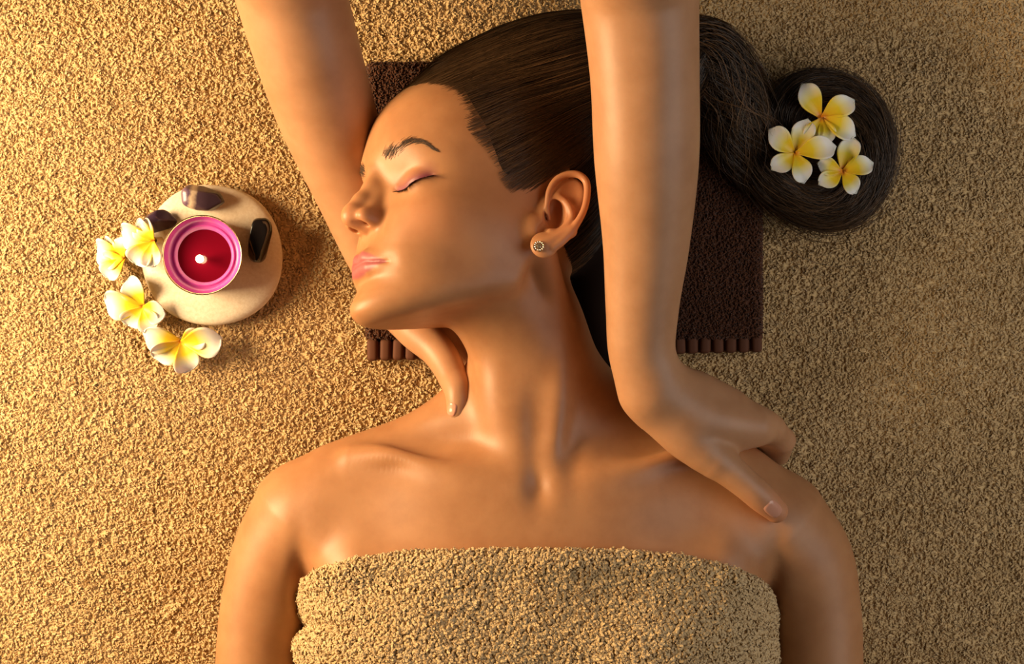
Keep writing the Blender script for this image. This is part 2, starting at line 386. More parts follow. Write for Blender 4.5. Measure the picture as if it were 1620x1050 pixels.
# ---------------- materials
class NT:
    def __init__(s,name):
        s.m=bpy.data.materials.new(name); s.m.use_nodes=True; s.t=s.m.node_tree; s.b=s.t.nodes['Principled BSDF']
    def n(s,typ,**kw):
        x=s.t.nodes.new(typ)
        for k,v in kw.items():
            if k in x.inputs.keys(): x.inputs[k].default_value=v
            else: setattr(x,k,v)
        return x
    def l(s,a,b): s.t.links.new(a,b)
    def set(s,**kw):
        for k,v in kw.items(): s.b.inputs[k.replace('_',' ')].default_value=v
        return s
    def ramp(s,fac,stops):
        r=s.n('ShaderNodeValToRGB'); e=r.color_ramp.elements
        while len(e)<len(stops): e.new(.5)
        for q,(p,c) in zip(e,stops): q.position=p; q.color=tuple(c)+(1,) if len(c)==3 else c
        s.l(fac,r.inputs[0]); return r.outputs[0]
    def noise(s,scale,detail=4,rough=.5,co='Object'):
        t=s.n('ShaderNodeTexCoord'); x=s.n('ShaderNodeTexNoise'); x.inputs['Scale'].default_value=scale; x.inputs['Detail'].default_value=detail; x.inputs['Roughness'].default_value=rough
        s.l(t.outputs[co],x.inputs['Vector']); return x
    def mix(s,a,b,f):
        x=s.n('ShaderNodeMix',data_type='RGBA')
        for v,k in ((f,0),(a,6),(b,7)):
            if hasattr(v,'type') and not isinstance(v,(tuple,float)): s.l(v,x.inputs[k])
            else: x.inputs[k].default_value=v if k==0 else tuple(v)+(1,)
        return x.outputs[2]
    def at(s,name):
        a=s.n('ShaderNodeAttribute',attribute_name=name); return a
    def bump(s,h,strength,dist):
        x=s.n('ShaderNodeBump'); x.inputs['Strength'].default_value=strength; x.inputs['Distance'].default_value=dist; s.l(h,x.inputs['Height']); s.l(x.outputs[0],s.b.inputs['Normal'])
def plain(name,col,rough=.5,**kw):
    m=NT(name); m.set(Base_Color=tuple(col)+(1,),Roughness=rough,**kw); return m.m
def skin(name,base,dark):
    m=NT(name); nz=m.noise(38,5,.6); c=m.mix(dark,base,m.ramp(nz.outputs[0],[(.3,(0,0,0)),(.62,(1,1,1))]))
    c=m.mix(c,(.37,.105,.105),m.at('lip').outputs['Fac'])
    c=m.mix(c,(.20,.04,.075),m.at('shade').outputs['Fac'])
    c=m.mix(c,(.62,.24,.12),m.at('blush').outputs['Fac'])
    m.l(c,m.b.inputs['Base Color']); m.set(Roughness=.46,Subsurface_Weight=.22,Subsurface_Scale=.006,Specular_IOR_Level=.42)
    m.b.inputs['Subsurface Radius'].default_value=(1,.36,.16)
    f=m.noise(1400,2,.5); m.bump(f.outputs[0],.07,.0006); return m.m
def pile_mat(name,c0,c1,c2):
    m=NT(name); oi=m.n('ShaderNodeObjectInfo'); gp=m.n('ShaderNodeNewGeometry'); t=m.n('ShaderNodeTexNoise'); t.inputs['Scale'].default_value=13; t.inputs['Detail'].default_value=4; m.l(gp.outputs['Position'],t.inputs['Vector']); 
    c=m.mix(c0,c1,oi.outputs['Random']); c=m.mix(c,c2,m.ramp(t.outputs[0],[(.45,(0,0,0)),(.75,(.6,.6,.6))]))
    m.l(c,m.b.inputs['Base Color']); m.set(Roughness=.85,Sheen_Weight=.25,Sheen_Roughness=.5,Specular_IOR_Level=.2)
    tr=m.n('ShaderNodeBsdfTranslucent'); m.l(c,tr.inputs[0]); mx=m.n('ShaderNodeMixShader'); mx.inputs[0].default_value=.18; out=m.t.nodes['Material Output']
    m.l(m.b.outputs[0],mx.inputs[1]); m.l(tr.outputs[0],mx.inputs[2]); m.l(mx.outputs[0],out.inputs[0]); return m.m
def hair_mat(name,dark,light):
    m=NT(name); c=m.mix(dark,light,m.at('tone').outputs['Fac']); m.l(c,m.b.inputs['Base Color']); m.set(Roughness=.33,Specular_IOR_Level=.5); return m.m
M={}
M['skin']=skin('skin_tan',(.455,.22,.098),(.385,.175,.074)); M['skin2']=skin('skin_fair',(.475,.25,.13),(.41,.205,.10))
M['hair']=hair_mat('brown_hair',(.011,.006,.003),(.22,.12,.055)); M['brow']=plain('brow_hair',(.06,.034,.020),.6); M['lash']=plain('lash_hair',(.02,.004,.006),.4)
M['hairbase']=plain('hair_underlayer',(.012,.006,.0035),.8,Specular_IOR_Level=.15)
M['tan']=pile_mat('tan_terry',(.66,.46,.215),(.76,.56,.295),(.58,.39,.17)); M['tan2']=pile_mat('beige_terry',(.70,.50,.25),(.80,.61,.34),(.64,.45,.21))
M['brown']=pile_mat('brown_terry',(.085,.026,.008),(.125,.042,.014),(.06,.017,.005))
M['rib']=plain('brown_border',(.10,.03,.009),.8)
M['nail']=plain('nail',(.62,.30,.20),.22)
def pile(target,mat,density,tufts,smin_,smax_,tilt,seed=0,parent=None,name='pile',nscale=170.,flow=.5):
    """terry pile: geometry-nodes tufts scattered over the cloth's own surface (uncountable stuff)"""
    o=bpy.data.objects.new(name,target.data.copy()); C.objects.link(o); o.parent=parent or target
    if parent is None: o.matrix_parent_inverse=Matrix()
    for md in list(target.modifiers): pass
    tag(o,kind='stuff')
    g=bpy.data.node_groups.new(name,'GeometryNodeTree'); N=g.nodes; L=g.links
    g.interface.new_socket('Geometry',in_out='INPUT',socket_type='NodeSocketGeometry'); g.interface.new_socket('Geometry',in_out='OUTPUT',socket_type='NodeSocketGeometry')
    i=N.new('NodeGroupInput'); q=N.new('NodeGroupOutput'); ds=N.new('GeometryNodeDistributePointsOnFaces'); ds.distribute_method='RANDOM'
    ds.inputs['Density'].default_value=density; ds.inputs['Seed'].default_value=seed; L.new(i.outputs[0],ds.inputs['Mesh'])
    jn=N.new('GeometryNodeJoinGeometry')
    for t in tufts:
        oi=N.new('GeometryNodeObjectInfo'); oi.inputs['Object'].default_value=t; oi.inputs['As Instance'].default_value=True; L.new(oi.outputs['Geometry'],jn.inputs[0])
    ins=N.new('GeometryNodeInstanceOnPoints'); ins.inputs['Pick Instance'].default_value=True
    L.new(ds.outputs['Points'],ins.inputs['Points']); L.new(jn.outputs[0],ins.inputs['Instance'])
    L.new(ds.outputs['Rotation'],ins.inputs['Rotation'])
    rv=N.new('FunctionNodeRandomValue'); rv.data_type='FLOAT_VECTOR'; rv.inputs[0].default_value=(-tilt,-tilt,-3.14); rv.inputs[1].default_value=(tilt,tilt,3.14); rv.inputs['Seed'].default_value=seed+1
    ps=N.new('GeometryNodeInputPosition'); nz=N.new('ShaderNodeTexNoise'); nz.inputs['Scale'].default_value=nscale; nz.inputs['Detail'].default_value=2; L.new(ps.outputs[0],nz.inputs['Vector'])
    ms=N.new('ShaderNodeVectorMath'); ms.operation='MULTIPLY_ADD'; L.new(nz.outputs['Color'],ms.inputs[0]); ms.inputs[1].default_value=(5*flow,5*flow,0); ms.inputs[2].default_value=(-2.5*flow,-2.5*flow,0)
    av=N.new('ShaderNodeVectorMath'); av.operation='ADD'; L.new(ms.outputs[0],av.inputs[0]); L.new(rv.outputs[0],av.inputs[1])
    rot=N.new('GeometryNodeRotateInstances'); L.new(ins.outputs[0],rot.inputs['Instances']); L.new(av.outputs[0],rot.inputs['Rotation'])
    rs=N.new('FunctionNodeRandomValue'); rs.data_type='FLOAT'; rs.inputs[2].default_value=smin_; rs.inputs[3].default_value=smax_; rs.inputs['Seed'].default_value=seed+2
    L.new(rs.outputs[1],ins.inputs['Scale'])
    L.new(rot.outputs[0],q.inputs[0])
    md=o.modifiers.new('pile','NODES'); md.node_group=g
    o.data.materials.clear(); o.data.materials.append(mat); return o
def make_tuft(seed,mat,h=.006,r=.0011,bend=.9,sides=5,rings=5,sink=.0006):
    rg=random.Random(seed); a=rg.uniform(0,6.28); V_=[];F_=[]
    for k in range(rings):
        t=k/(rings-1); ang=bend*t*1.6; x=h*.5*(1-math.cos(ang)); z=h*math.sin(ang)/1.25 if bend>.1 else h*t
        rr=r*(.75+.6*math.sin(math.pi*min(1,t*.95+.1)))*(1 if k<rings-1 else .45)
        for s in range(sides):
            b=2*math.pi*s/sides+t*1.5; V_.append((x*math.cos(a)+rr*math.cos(b),x*math.sin(a)+rr*math.sin(b),z-sink))
    for k in range(rings-1):
        for s in range(sides): F_.append((k*sides+s,k*sides+(s+1)%sides,(k+1)*sides+(s+1)%sides,(k+1)*sides+s))
    me=bpy.data.meshes.new('tuft'); me.from_pydata(V_,[],F_+[tuple(range((rings-1)*sides,rings*sides))]); me.polygons.foreach_set('use_smooth',[True]*len(me.polygons))
    me.materials.append(mat); return bpy.data.objects.new('tuft',me)
def strands(name,P,R,mat,parent,tone=None,sides=3):
    """P (n,k,3) mm, R (n,k) mm -> one mesh of thin tubes"""
    P=np.asarray(P,np.float64); n,k,_=P.shape; T=np.gradient(P,axis=1); T/=np.linalg.norm(T,axis=2,keepdims=True)+1e-9
    ref=RNG.normal(size=(n,1,3)); A=np.cross(T,ref); A/=np.linalg.norm(A,axis=2,keepdims=True)+1e-9; B_=np.cross(T,A)
    V_=np.stack([P+R[:,:,None]*(A*math.cos(2*math.pi*s/sides)+B_*math.sin(2*math.pi*s/sides)) for s in range(sides)],2)
    b=(np.arange(n)[:,None,None]*k+np.arange(k-1)[None,:,None])*sides; s=np.arange(sides)[None,None]; s2=(s+1)%sides
    F_=np.stack([b+s,b+s2,b+sides+s2,b+sides+s],-1).reshape(-1,4)
    o=mesh_np(name,V_.reshape(-1,3),F_,mat,parent)
    if tone is not None: attr(o.data,'tone',np.repeat(tone,k*sides))
    return o
def raycast(f,px,py,zmax=320,steps=200):
    px=np.atleast_1d(np.asarray(px,float));py=np.atleast_1d(np.asarray(py,float))
    d=np.stack([(px-810)*S0,(525-py)*S0,np.full(px.shape,-H)],1); d/=np.linalg.norm(d,axis=1,keepdims=True); o=np.array([0,0,H])
    t=np.full(len(px),H-zmax)
    for _ in range(steps): t+=np.clip(f((o+t[:,None]*d).astype(f4)),-5,40)*.7
    return o+t[:,None]*d
def snap(f,P,off,it=5):
    P=np.asarray(P,f4).copy(); off=np.asarray(off,f4); e=f4(.5); K=np.array([[1,-1,-1],[-1,-1,1],[-1,1,-1],[1,1,1]],f4)
    for _ in range(it):
        D=[feval(f,P+K[i]*e) for i in range(4)]; g=sum(K[i]*D[i][:,None] for i in range(4))/(4*e)
        st=(sum(D)/4-off)/np.maximum((g*g).sum(1),.25); P-=g*np.clip(st,-14,14)[:,None]*.9
    return P,g/(np.linalg.norm(g,axis=1,keepdims=True)+1e-9)
# ================================================= massage table cover (tan towel) and folded brown towel
nx,ny=98,70; gx=np.linspace(-700,700,nx); gy=np.linspace(-500,500,ny); X,Y=np.meshgrid(gx,gy,indexing='ij')
Z=1.2*np.sin(X/55+1.3*np.sin(Y/70))+1.0*np.sin(Y/48+.7)-3.5
ii=(np.arange(nx-1)[:,None]*ny+np.arange(ny-1)).ravel()
bed=mesh_np('bed_towel',np.stack([X,Y,Z],-1).reshape(-1,3),np.stack([ii,ii+ny,ii+ny+1,ii+1],1),plain('tan_weave',(.76,.56,.28),.9))
tag(bed,'thick tan terry towel spread over the whole massage table','towel')
T_tan=[make_tuft(s,M['tan'],.0060,.0008,b,sink=.0031) for s,b in ((1,.7),(2,1.0),(3,1.25),(4,.9))]
pile(bed,M['tan'],560000,T_tan,.7,1.2,.5,3)
# folded brown towel
BZ=16.
def rbox(name,c,hx,hy,hz,r,mat,parent=None,seg=3):
    bm=bmesh.new(); bmesh.ops.create_cube(bm,size=2)
    for v in bm.verts: v.co=Vector((v.co.x*hx,v.co.y*hy,v.co.z*hz))
    bmesh.ops.bevel(bm,geom=list(bm.edges),offset=r,segments=seg,profile=.5,affect='EDGES')
    o=bm_obj(name,bm,mat,parent); o.location=c; return o
bt=empty('folded_towel',Wm(893,330,0)); tag(bt,'dark brown terry towel folded into a pad under the head','towel')
x0,y0=W(580,99,BZ)[:2]; x1,y1=W(1206,536,BZ)[:2]; bc=W(893,330,0)
for k,(zc,ins) in enumerate(((4.5,0.0),(12.,1.5))):
    p_=rbox('folded_layer',((x0+x1)/2*.001-bt.location.x,(y0+y1)/2*.001-bt.location.y,zc*.001),(x1-x0)/2*.001-ins*.001,(y0-y1)/2*.001-ins*.001,.0042,.0035,M['rib'],bt)
    pl=pile(p_,M['brown'],800000,[make_tuft(s,M['brown'],.004,.0006,1.0,sink=.0014) for s in (5,6,7)],.7,1.2,.6,10+k,parent=p_)
nr=31
ribm=None
for k in range(nr):
    f=(k+.5)/nr; a=W(580+f*626,536-f*14,8)*.001; b=W(580+f*626,571-f*14,8)*.001
    if ribm is None:
        o=rbox('rib',(0,0,0),(x1-x0)/nr*.00043,abs(a[1]-b[1])/2,.0062,.0028,M['rib'],bt); ribm=o.data
    else: o=add('rib',ribm,None,bt)
    o.location=((a[0]+b[0])/2-bt.location.x,(a[1]+b[1])/2-bt.location.y,.0075); o.rotation_euler=(random.uniform(-.03,.03),random.uniform(-.06,.06),random.uniform(-.05,.05))
hem=rbox('hem',((x0+x1)/2*.001-bt.location.x,W(893,547,5)[1]*.001-bt.location.y,.0055),(x1-x0)/2*.001,.0075,.0045,.003,M['rib'],bt); hem.rotation_euler=(0,0,math.atan2(14,626))
# ================================================= the woman on the table
CV,CQ=polygonise(client,[axis(-230,(-135,2.2),(78,1.0),(262,2.4)),axis(-400,(-260,4),(-70,2.2),(232,1.0)),axis(-4,(90,1.8),(190,1.0))])
qh=to_head(CV.astype(f4))
inhead=np.clip((CV[:,1]+10)/30,0,1)*np.clip((70-CV[:,0])/10,0,1)
CV=relax(CV,CQ,1-inhead*.97,8)
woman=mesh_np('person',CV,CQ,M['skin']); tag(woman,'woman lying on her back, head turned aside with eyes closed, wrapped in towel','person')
m_=qh.copy(); m_[:,0]=np.abs(m_[:,0]); front=np.clip((qh[:,2]-66)/6,0,1)
def poly2(q,pts): return cdist2(q,cat(pts,5),.0)
# lips: signed band between the upper vermilion edge, and the lower one
ux=np.array([0,3,6,13,20,25]); uy=np.array([-34.4,-33.2,-33.6,-36.6,-40.8,-43.4]); lx=np.array([0,6,12,18,25]); ly=np.array([-50.2,-50,-48.8,-46.6,-43.8])
up=np.interp(m_[:,0],ux,uy); lo_=np.interp(m_[:,0],lx,ly)
lip=np.clip((up-m_[:,1])/1.6+.5,0,1)*np.clip((m_[:,1]-lo_)/1.6+.5,0,1)*np.clip((25.5-m_[:,0])/2.5,0,1)*np.clip((qh[:,2]-74)/4,0,1)
attr(woman.data,'lip',lip)
ld=poly2(m_,LASH); lax=np.array([p[0] for p in LASH]); lay=np.array([p[1] for p in LASH]); above=m_[:,1]-np.interp(m_[:,0],lax,lay)
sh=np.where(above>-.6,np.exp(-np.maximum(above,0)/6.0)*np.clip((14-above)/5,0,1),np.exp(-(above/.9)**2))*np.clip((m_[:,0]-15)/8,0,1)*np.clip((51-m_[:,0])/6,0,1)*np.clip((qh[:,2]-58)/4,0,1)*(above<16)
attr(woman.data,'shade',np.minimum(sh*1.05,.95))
attr(woman.data,'blush',.30*gau(qh,(44,-14,66),(14,12,20))+.35*gau(qh,(4,-10,108),(12,8,10))+.45*np.exp(-.5*(np.minimum(np.abs(CV[:,0]-45),60)/16)**2)*np.exp(-.5*((CV[:,1]-84)/26)**2)*(CV[:,2]>128))
# ---------------- brows and lashes
def on_face(px,py): return raycast(client,px,py)
bc_=cat([(606,250,7.5),(622,240,9),(640,228,7),(655,223,5),(672,226,3.2),(690,238,1.6)],12)
nb_=340; tt=RNG.random(nb_)**.9*(len(bc_)-1); i0=np.clip(tt.astype(int),0,len(bc_)-2); fr=(tt-i0)[:,None]
B0=bc_[i0]*(1-fr)+bc_[i0+1]*fr; off=RNG.normal(0,.46,nb_); tan_=bc_[i0+1]-bc_[i0]; tan_/=np.linalg.norm(tan_[:,:2],axis=1)[:,None]
px=B0[:,0]-tan_[:,1]*B0[:,2]*off*-1; py=B0[:,1]-tan_[:,0]*B0[:,2]*off
Lr=RNG.uniform(9,15,nb_)*(1-.35*tt/len(bc_)); up_=np.where(tt<14,.9,.15)+RNG.normal(0,.15,nb_)
ex=px+Lr*(tan_[:,0]*.9+tan_[:,1]*up_*.6); ey=py+Lr*(tan_[:,1]*.9-tan_[:,0]*up_*.6)
S_=on_face(px,py); E_=on_face(ex,ey); tq=np.linspace(0,1,5)[None,:,None]
BP=S_[:,None]*(1-tq)+E_[:,None]*tq; shp=BP.shape
Pn,nn=snap(client,BP.reshape(-1,3),np.tile([.05,.35,.5,.45,.3],nb_)); BP=Pn.reshape(shp)
BR=np.tile(np.array([.08,.11,.10,.075,.035]),(nb_,1))
strands('eyebrow',BP,BR,M['brow'],woman)
loc=to_head(BP.reshape(-1,3).astype(f4)); loc[:,0]*=-1; loc[:,0]+=3.5; FP,_=snap(client,from_head(loc),np.tile([.05,.35,.5,.45,.3],nb_))
strands('eyebrow',FP.reshape(shp),BR,M['brow'],woman)
for sx in (1,-1):
    nl=150; lc=cat([(a,b,c) for a,b,c in LASH],20); ti=RNG.uniform(.12,1,nl)*(len(lc)-1); root=lc[ti.astype(int)].copy(); root[:,0]*=sx
    R0,nrm=snap(client,from_head(root),np.zeros(nl)); dn=from_head(np.array([[0,-1,0.]]))[0]-from_head(np.array([[0,0,0.]]))[0]
    out=HR[:,0]*sx; ln=RNG.uniform(4.0,6.2,nl)*np.clip(.6+ti/len(lc),.6,1.2)
    d1=nrm*.8+dn*.55+out*((ti/len(lc)-.35)*.7)[:,None]; d1/=np.linalg.norm(d1,axis=1)[:,None]
    tq=np.linspace(0,1,6)
    LP=R0[:,None]+d1[:,None]*(ln[:,None]*tq)[:,:,None]+(dn*.5-nrm*-.1)[:,None]*(ln[:,None]*tq**2)[:,:,None]*.5
    strands('eyelash',LP,np.tile(np.array([.34,.28,.22,.17,.11,.04]),(nl,1)),M['lash'],woman)
# ---------------- hair: dark underlayer volume, then strands combed back to the ponytail, lock and coil
LOCK=[(1060,72,78,24),(1115,88,72,27),(1148,140,58,27),(1168,205,44,24),(1182,262,32,15),(1188,306,24,4)]
COIL=[(1120,120,52,22),(1178,190,40,21),(1222,278,30,19),(1285,326,27,17),(1342,318,27,17),(1376,262,28,17),(1370,196,29,17),(1325,153,31,17),(1268,152,33,17),(1238,196,34,16),(1256,252,36,15),(1306,268,37,13),(1332,232,38,11),(1305,205,38,8)]
def hair_core(p):
    d=hair(p)
    m=(p[:,0]>110)
    if m.any():
        q=p[m]; e=np.minimum(chain(q,[Wp(a,b,c,r*.78) for a,b,c,r in LOCK]),chain(q,[Wp(a,b,c,r*.78) for a,b,c,r in COIL]))
        d[m]=smin(d[m],e,6)
    return d
HV,HQ=polygonise(hair_core,[axis(-120,(300,2.0)),axis(-40,(248,2.0)),axis(6,(175,2.0))],newton=0)
HV=relax(HV,HQ,np.ones(len(HV)),10)
hairo=mesh_np('hair',HV,HQ,M['hairbase'],woman)
GP=W(1085,98,84)
def scalp_paths(root,jit,k=18,low=0.):
    n=len(root); t=np.linspace(0,1,k)[None,:,None]; q=root-np.array([-20,120,98.]); g=GP+q*np.array([.05,.30,.30])+RNG.normal(0,1.5,(n,3))
    wv=np.stack([np.sin(q@np.array([.09,.21,.17])+a) for a in (0,1.7,3.9)],1)*2.2+np.stack([np.sin(q@np.array([.3,.55,-.4])+a) for a in (.4,2.2,4.9)],1)*1.0
    mid=root*.5+g*.5+np.array([0,-7.,0])*np.clip((120-root[:,1:2])/80,0,1)+wv+RNG.normal(0,.5,(n,3))
    P=(1-t)**2*root[:,None]+2*t*(1-t)*mid[:,None]+t*t*g[:,None]
    offs=np.clip(np.minimum(np.linspace(-.4,6,k)[None],jit[:,None]),-1,9)
    S,_=snap(hair_flow,P.reshape(-1,3),offs.ravel(),4); P2=S.reshape(n,k,3)
    for _ in range(2): P2[:,1:-1]=.5*P2[:,1:-1]+.25*(P2[:,:-2]+P2[:,2:])
    return P2
dirs=RNG.normal(size=(10000,3)); dirs/=np.linalg.norm(dirs,axis=1)[:,None]
r0,_=snap(hair_flow,from_head(np.array([0,55,-5])+dirs*95),np.zeros(len(dirs)),6); e0=hair_edge(to_head(r0)); keep=(e0>RNG.gamma(1.5,5.0,len(e0))-1)&(r0[:,2]>38); r0=r0[keep][:5000]
P=scalp_paths(r0.astype(float),RNG.uniform(.4,2.6,len(r0))); n=len(P)
tone=np.clip(RNG.beta(1.1,5,n)*.7+.10*np.sin(P[:,6,1]*.9+P[:,6,2]*.5)+.10*np.sin(P[:,6,1]*2.3)+.75*(RNG.random(n)<.05),0,1)
tag_s=lambda o:tag(o,kind='stuff')
tag_s(strands('hair_strands',P,np.tile(np.concatenate([np.linspace(.06,.25,6),np.full(12,.25)]),(n,1)),M['hair'],woman,tone))
# fine hairs along the hairline
th=np.radians(RNG.uniform(-60,100,4600)); uu=np.interp(np.abs(np.degrees(th)),_ut,_us)+RNG.gamma(2.0,5.0,len(th))-3.5
loc=np.stack([np.sin(th)*80,uu,np.cos(th)*95],1); r1,_=snap(client,from_head(loc),np.zeros(len(th)),7); ok=(r1[:,2]>45); r1=r1[ok].astype(float); e1=hair_edge(to_head(r1.astype(f4))); r1=r1[(e1>-4)&(e1<24)]
n=len(r1); k=12; t=np.linspace(0,1,k)[None,:,None]; ln=RNG.uniform(.14,.6,n)[:,None,None]; g=GP+(r1-np.array([-20,120,98.]))*np.array([.05,.45,.3])+RNG.normal(0,7,(n,3))
P=r1[:,None]+(g-r1)[:,None]*t*ln+RNG.normal(0,.8,(n,1,3))*t
S,_=snap(hair_flow,P.reshape(-1,3),np.tile(np.linspace(.0,2.0,k),n)*np.repeat(RNG.uniform(.3,1.4,n),k),3); P=S.reshape(n,k,3)
tag_s(strands('hairline_strands',P,np.tile(np.linspace(.11,.06,k),(n,1)),M['hair'],woman,np.clip(RNG.beta(2,3,n),0,1)))
def rope(G_,n,k,spread,loose,r,twist,tmin=0.,tl=(.5,1.),zmax=None):
    Gp=np.array([tuple(W(a,b,c))+(q,) for a,b,c,q in G_]); G2=cat(Gp,14); L_=np.concatenate([[0],np.cumsum(np.linalg.norm(np.diff(G2[:,:3],axis=0),axis=1))]); L_/=L_[-1]
    s0=RNG.uniform(tmin,1,n)*(1-RNG.uniform(*tl,n)*.85); s1=np.minimum(1,s0+RNG.uniform(*tl,n))
    s=s0[:,None]+(s1-s0)[:,None]*np.linspace(0,1,k)[None]
    c=np.stack([np.interp(s,L_,G2[:,j]) for j in range(4)],-1); T=np.gradient(c[...,:3],axis=1); T/=np.linalg.norm(T,axis=2,keepdims=True)+1e-9
    A=np.cross(T,np.array([0,0,1.])); A/=np.linalg.norm(A,axis=2,keepdims=True)+1e-9; B_=np.cross(A,T)
    ph=RNG.uniform(0,2*np.pi,n)[:,None]+twist*s+.35*np.sin(9*s+RNG.uniform(0,6,n)[:,None])+RNG.normal(0,.3,(n,1))*np.sin(6*s); rr=np.sqrt(RNG.uniform(spread,1,n))[:,None]*(1+loose*(np.abs(RNG.normal(0,.5,n))+1.6*(RNG.random(n)<.12)*RNG.random(n))[:,None]*np.linspace(0,1,k)[None]**1.5)
    P=c[...,:3]+c[...,3:]*rr[...,None]*(np.cos(ph)[...,None]*A+np.sin(ph)[...,None]*B_)
    P[...,2]=np.maximum(P[...,2],7+RNG.uniform(0,2,n)[:,None])
    if zmax: P[...,2]=np.minimum(P[...,2],zmax)
    R=np.tile(r*np.clip((1-np.linspace(0,1,k))*3,.25,1),(n,1)); return P,R
for G_,n,k,lo_s,tw in ((LOCK,1900,18,.22,1.0),(COIL,4200,24,.26,3.0)):
    P,R=rope(G_,n,k,.62,lo_s,.30,tw,0,(.15,.5)); tone=np.clip(RNG.beta(1.0,4.5,n)+.6*(RNG.random(n)<.10),0,1); tag_s(strands('ponytail_strands',P,R,M['hair'],woman,tone))
P,R=rope(COIL[1:9],420,22,.9,1.3,.20,2.0,0,(.2,.55),46); tag_s(strands('loose_strands',P,R,M['hair'],woman,np.clip(RNG.beta(2,3,420),0,1)))
P,R=rope(LOCK,160,16,.9,1.0,.20,1.0,0,(.3,.7)); tag_s(strands('loose_strands',P,R,M['hair'],woman,np.clip(RNG.beta(2,3,160),0,1)))
# ---------------- ear stud
es=empty('earring',(0,0,0)); es.parent=woman
c_=earp(295,845,0); ep=lambda w:((ER@np.array([c_[0],c_[1],w]))+EO)
st_,sn=snap(client,ep(6.)[None],np.zeros(1),8); st_=st_[0]; q_=Vector(EN).to_track_quat('Z','Y')
es.location=Vector(st_*.001)+Vector(EN)*.0009; es.rotation_euler=q_.to_euler()
M['silver']=plain('silver',(.80,.74,.62),.18,Metallic=1.0); M['gem']=plain('gemstone',(.30,.27,.20),.05,Metallic=.6)
bm=bmesh.new(); bmesh.ops.create_cone(bm,cap_ends=True,segments=24,radius1=.0041,radius2=.0037,depth=.0016); bm_obj('earring_disc',bm,M['silver'],es,False)
bm=bmesh.new(); bmesh.ops.create_cone(bm,cap_ends=True,segments=8,radius1=.0019,radius2=.0011,depth=.0012,matrix=Matrix.Translation((0,0,.0012))); bm_obj('centre_stone',bm,M['gem'],es,False)
ico=None
for k in range(12):
    a=2*math.pi*k/12
    if ico is None:
        bm=bmesh.new(); bmesh.ops.create_icosphere(bm,subdivisions=1,radius=.00062); o=bm_obj('small_stone',bm,M['silver'],es,False); ico=o.data
    else: o=add('small_stone',ico,None,es)
    o.location=(.0030*math.cos(a),.0030*math.sin(a),.0010)
# ================================================= therapist: two arms
TV,TQ=polygonise(therapist,[axis(-240,(-110,1.7),(66,2.6),(225,1.5)),axis(-150,(262,1.6),(420,5)),axis(8,(205,1.6),(460,5))])
TV=relax(TV,TQ,np.ones(len(TV))*.6,4)
ther=mesh_np('person',TV,TQ,M['skin2']); tag(ther,'massage therapist seen as two bare arms reaching down to the shoulder and neck','person')
for nme in ('lip','shade'): attr(ther.data,nme,np.zeros(len(TV)))
attr(ther.data,'blush',.5*gau(TV.astype(f4),W(1225,806,120),(16,16,16))+.5*gau(TV.astype(f4),W(722,640,68),(16,16,16)))
def nail(c,f,nrm,L_,w_,th=.5):
    """small curved plate: centre c (mm, on skin), forward f, outward normal nrm"""
    f=np.asarray(f,float); nrm=np.asarray(nrm,float); nrm/=np.linalg.norm(nrm); f-=nrm*(f@nrm); f/=np.linalg.norm(f); s=np.cross(nrm,f); V_=[]; nu,nv=13,11
    P0=[]
    for i in range(nu):
        for j in range(nv):
            u=-1+2*i/(nu-1); v=-1+2*j/(nv-1); r=max(abs(u),abs(v)); q=(abs(u)**3.2+abs(v)**3.2)**(1/3.2); kx=r/q if q>0 else 1
            P0.append(c+f*u*kx*L_/2+s*v*kx*w_/2)
    P1,_=snap(therapist,np.array(P0),np.full(len(P0),th),6)
    ed=np.array([max(abs(-1+2*i/(nu-1)),abs(-1+2*j/(nv-1))) for i in range(nu) for j in range(nv)])
    P1,_=snap(therapist,P1,np.where(ed>.97,-.25,th).astype(f4),3)
    a=(np.arange(nu-1)[:,None]*nv+np.arange(nv-1)).ravel()
    return mesh_np('fingernail',P1,np.stack([a,a+nv,a+nv+1,a+1],1),M['nail'],ther)
c_=raycast(therapist,1224,806)[0]; _,n_=snap(therapist,c_[None],np.zeros(1),1); nail(c_,W(1240,820,112)-W(1208,790,118),n_[0],16,13.5)
c_=raycast(therapist,715,648)[0]; _,n_=snap(therapist,c_[None],np.zeros(1),1); nail(c_,W(718,664,60)-W(726,630,64),n_[0]+np.array([-.5,0,0]),11,9)
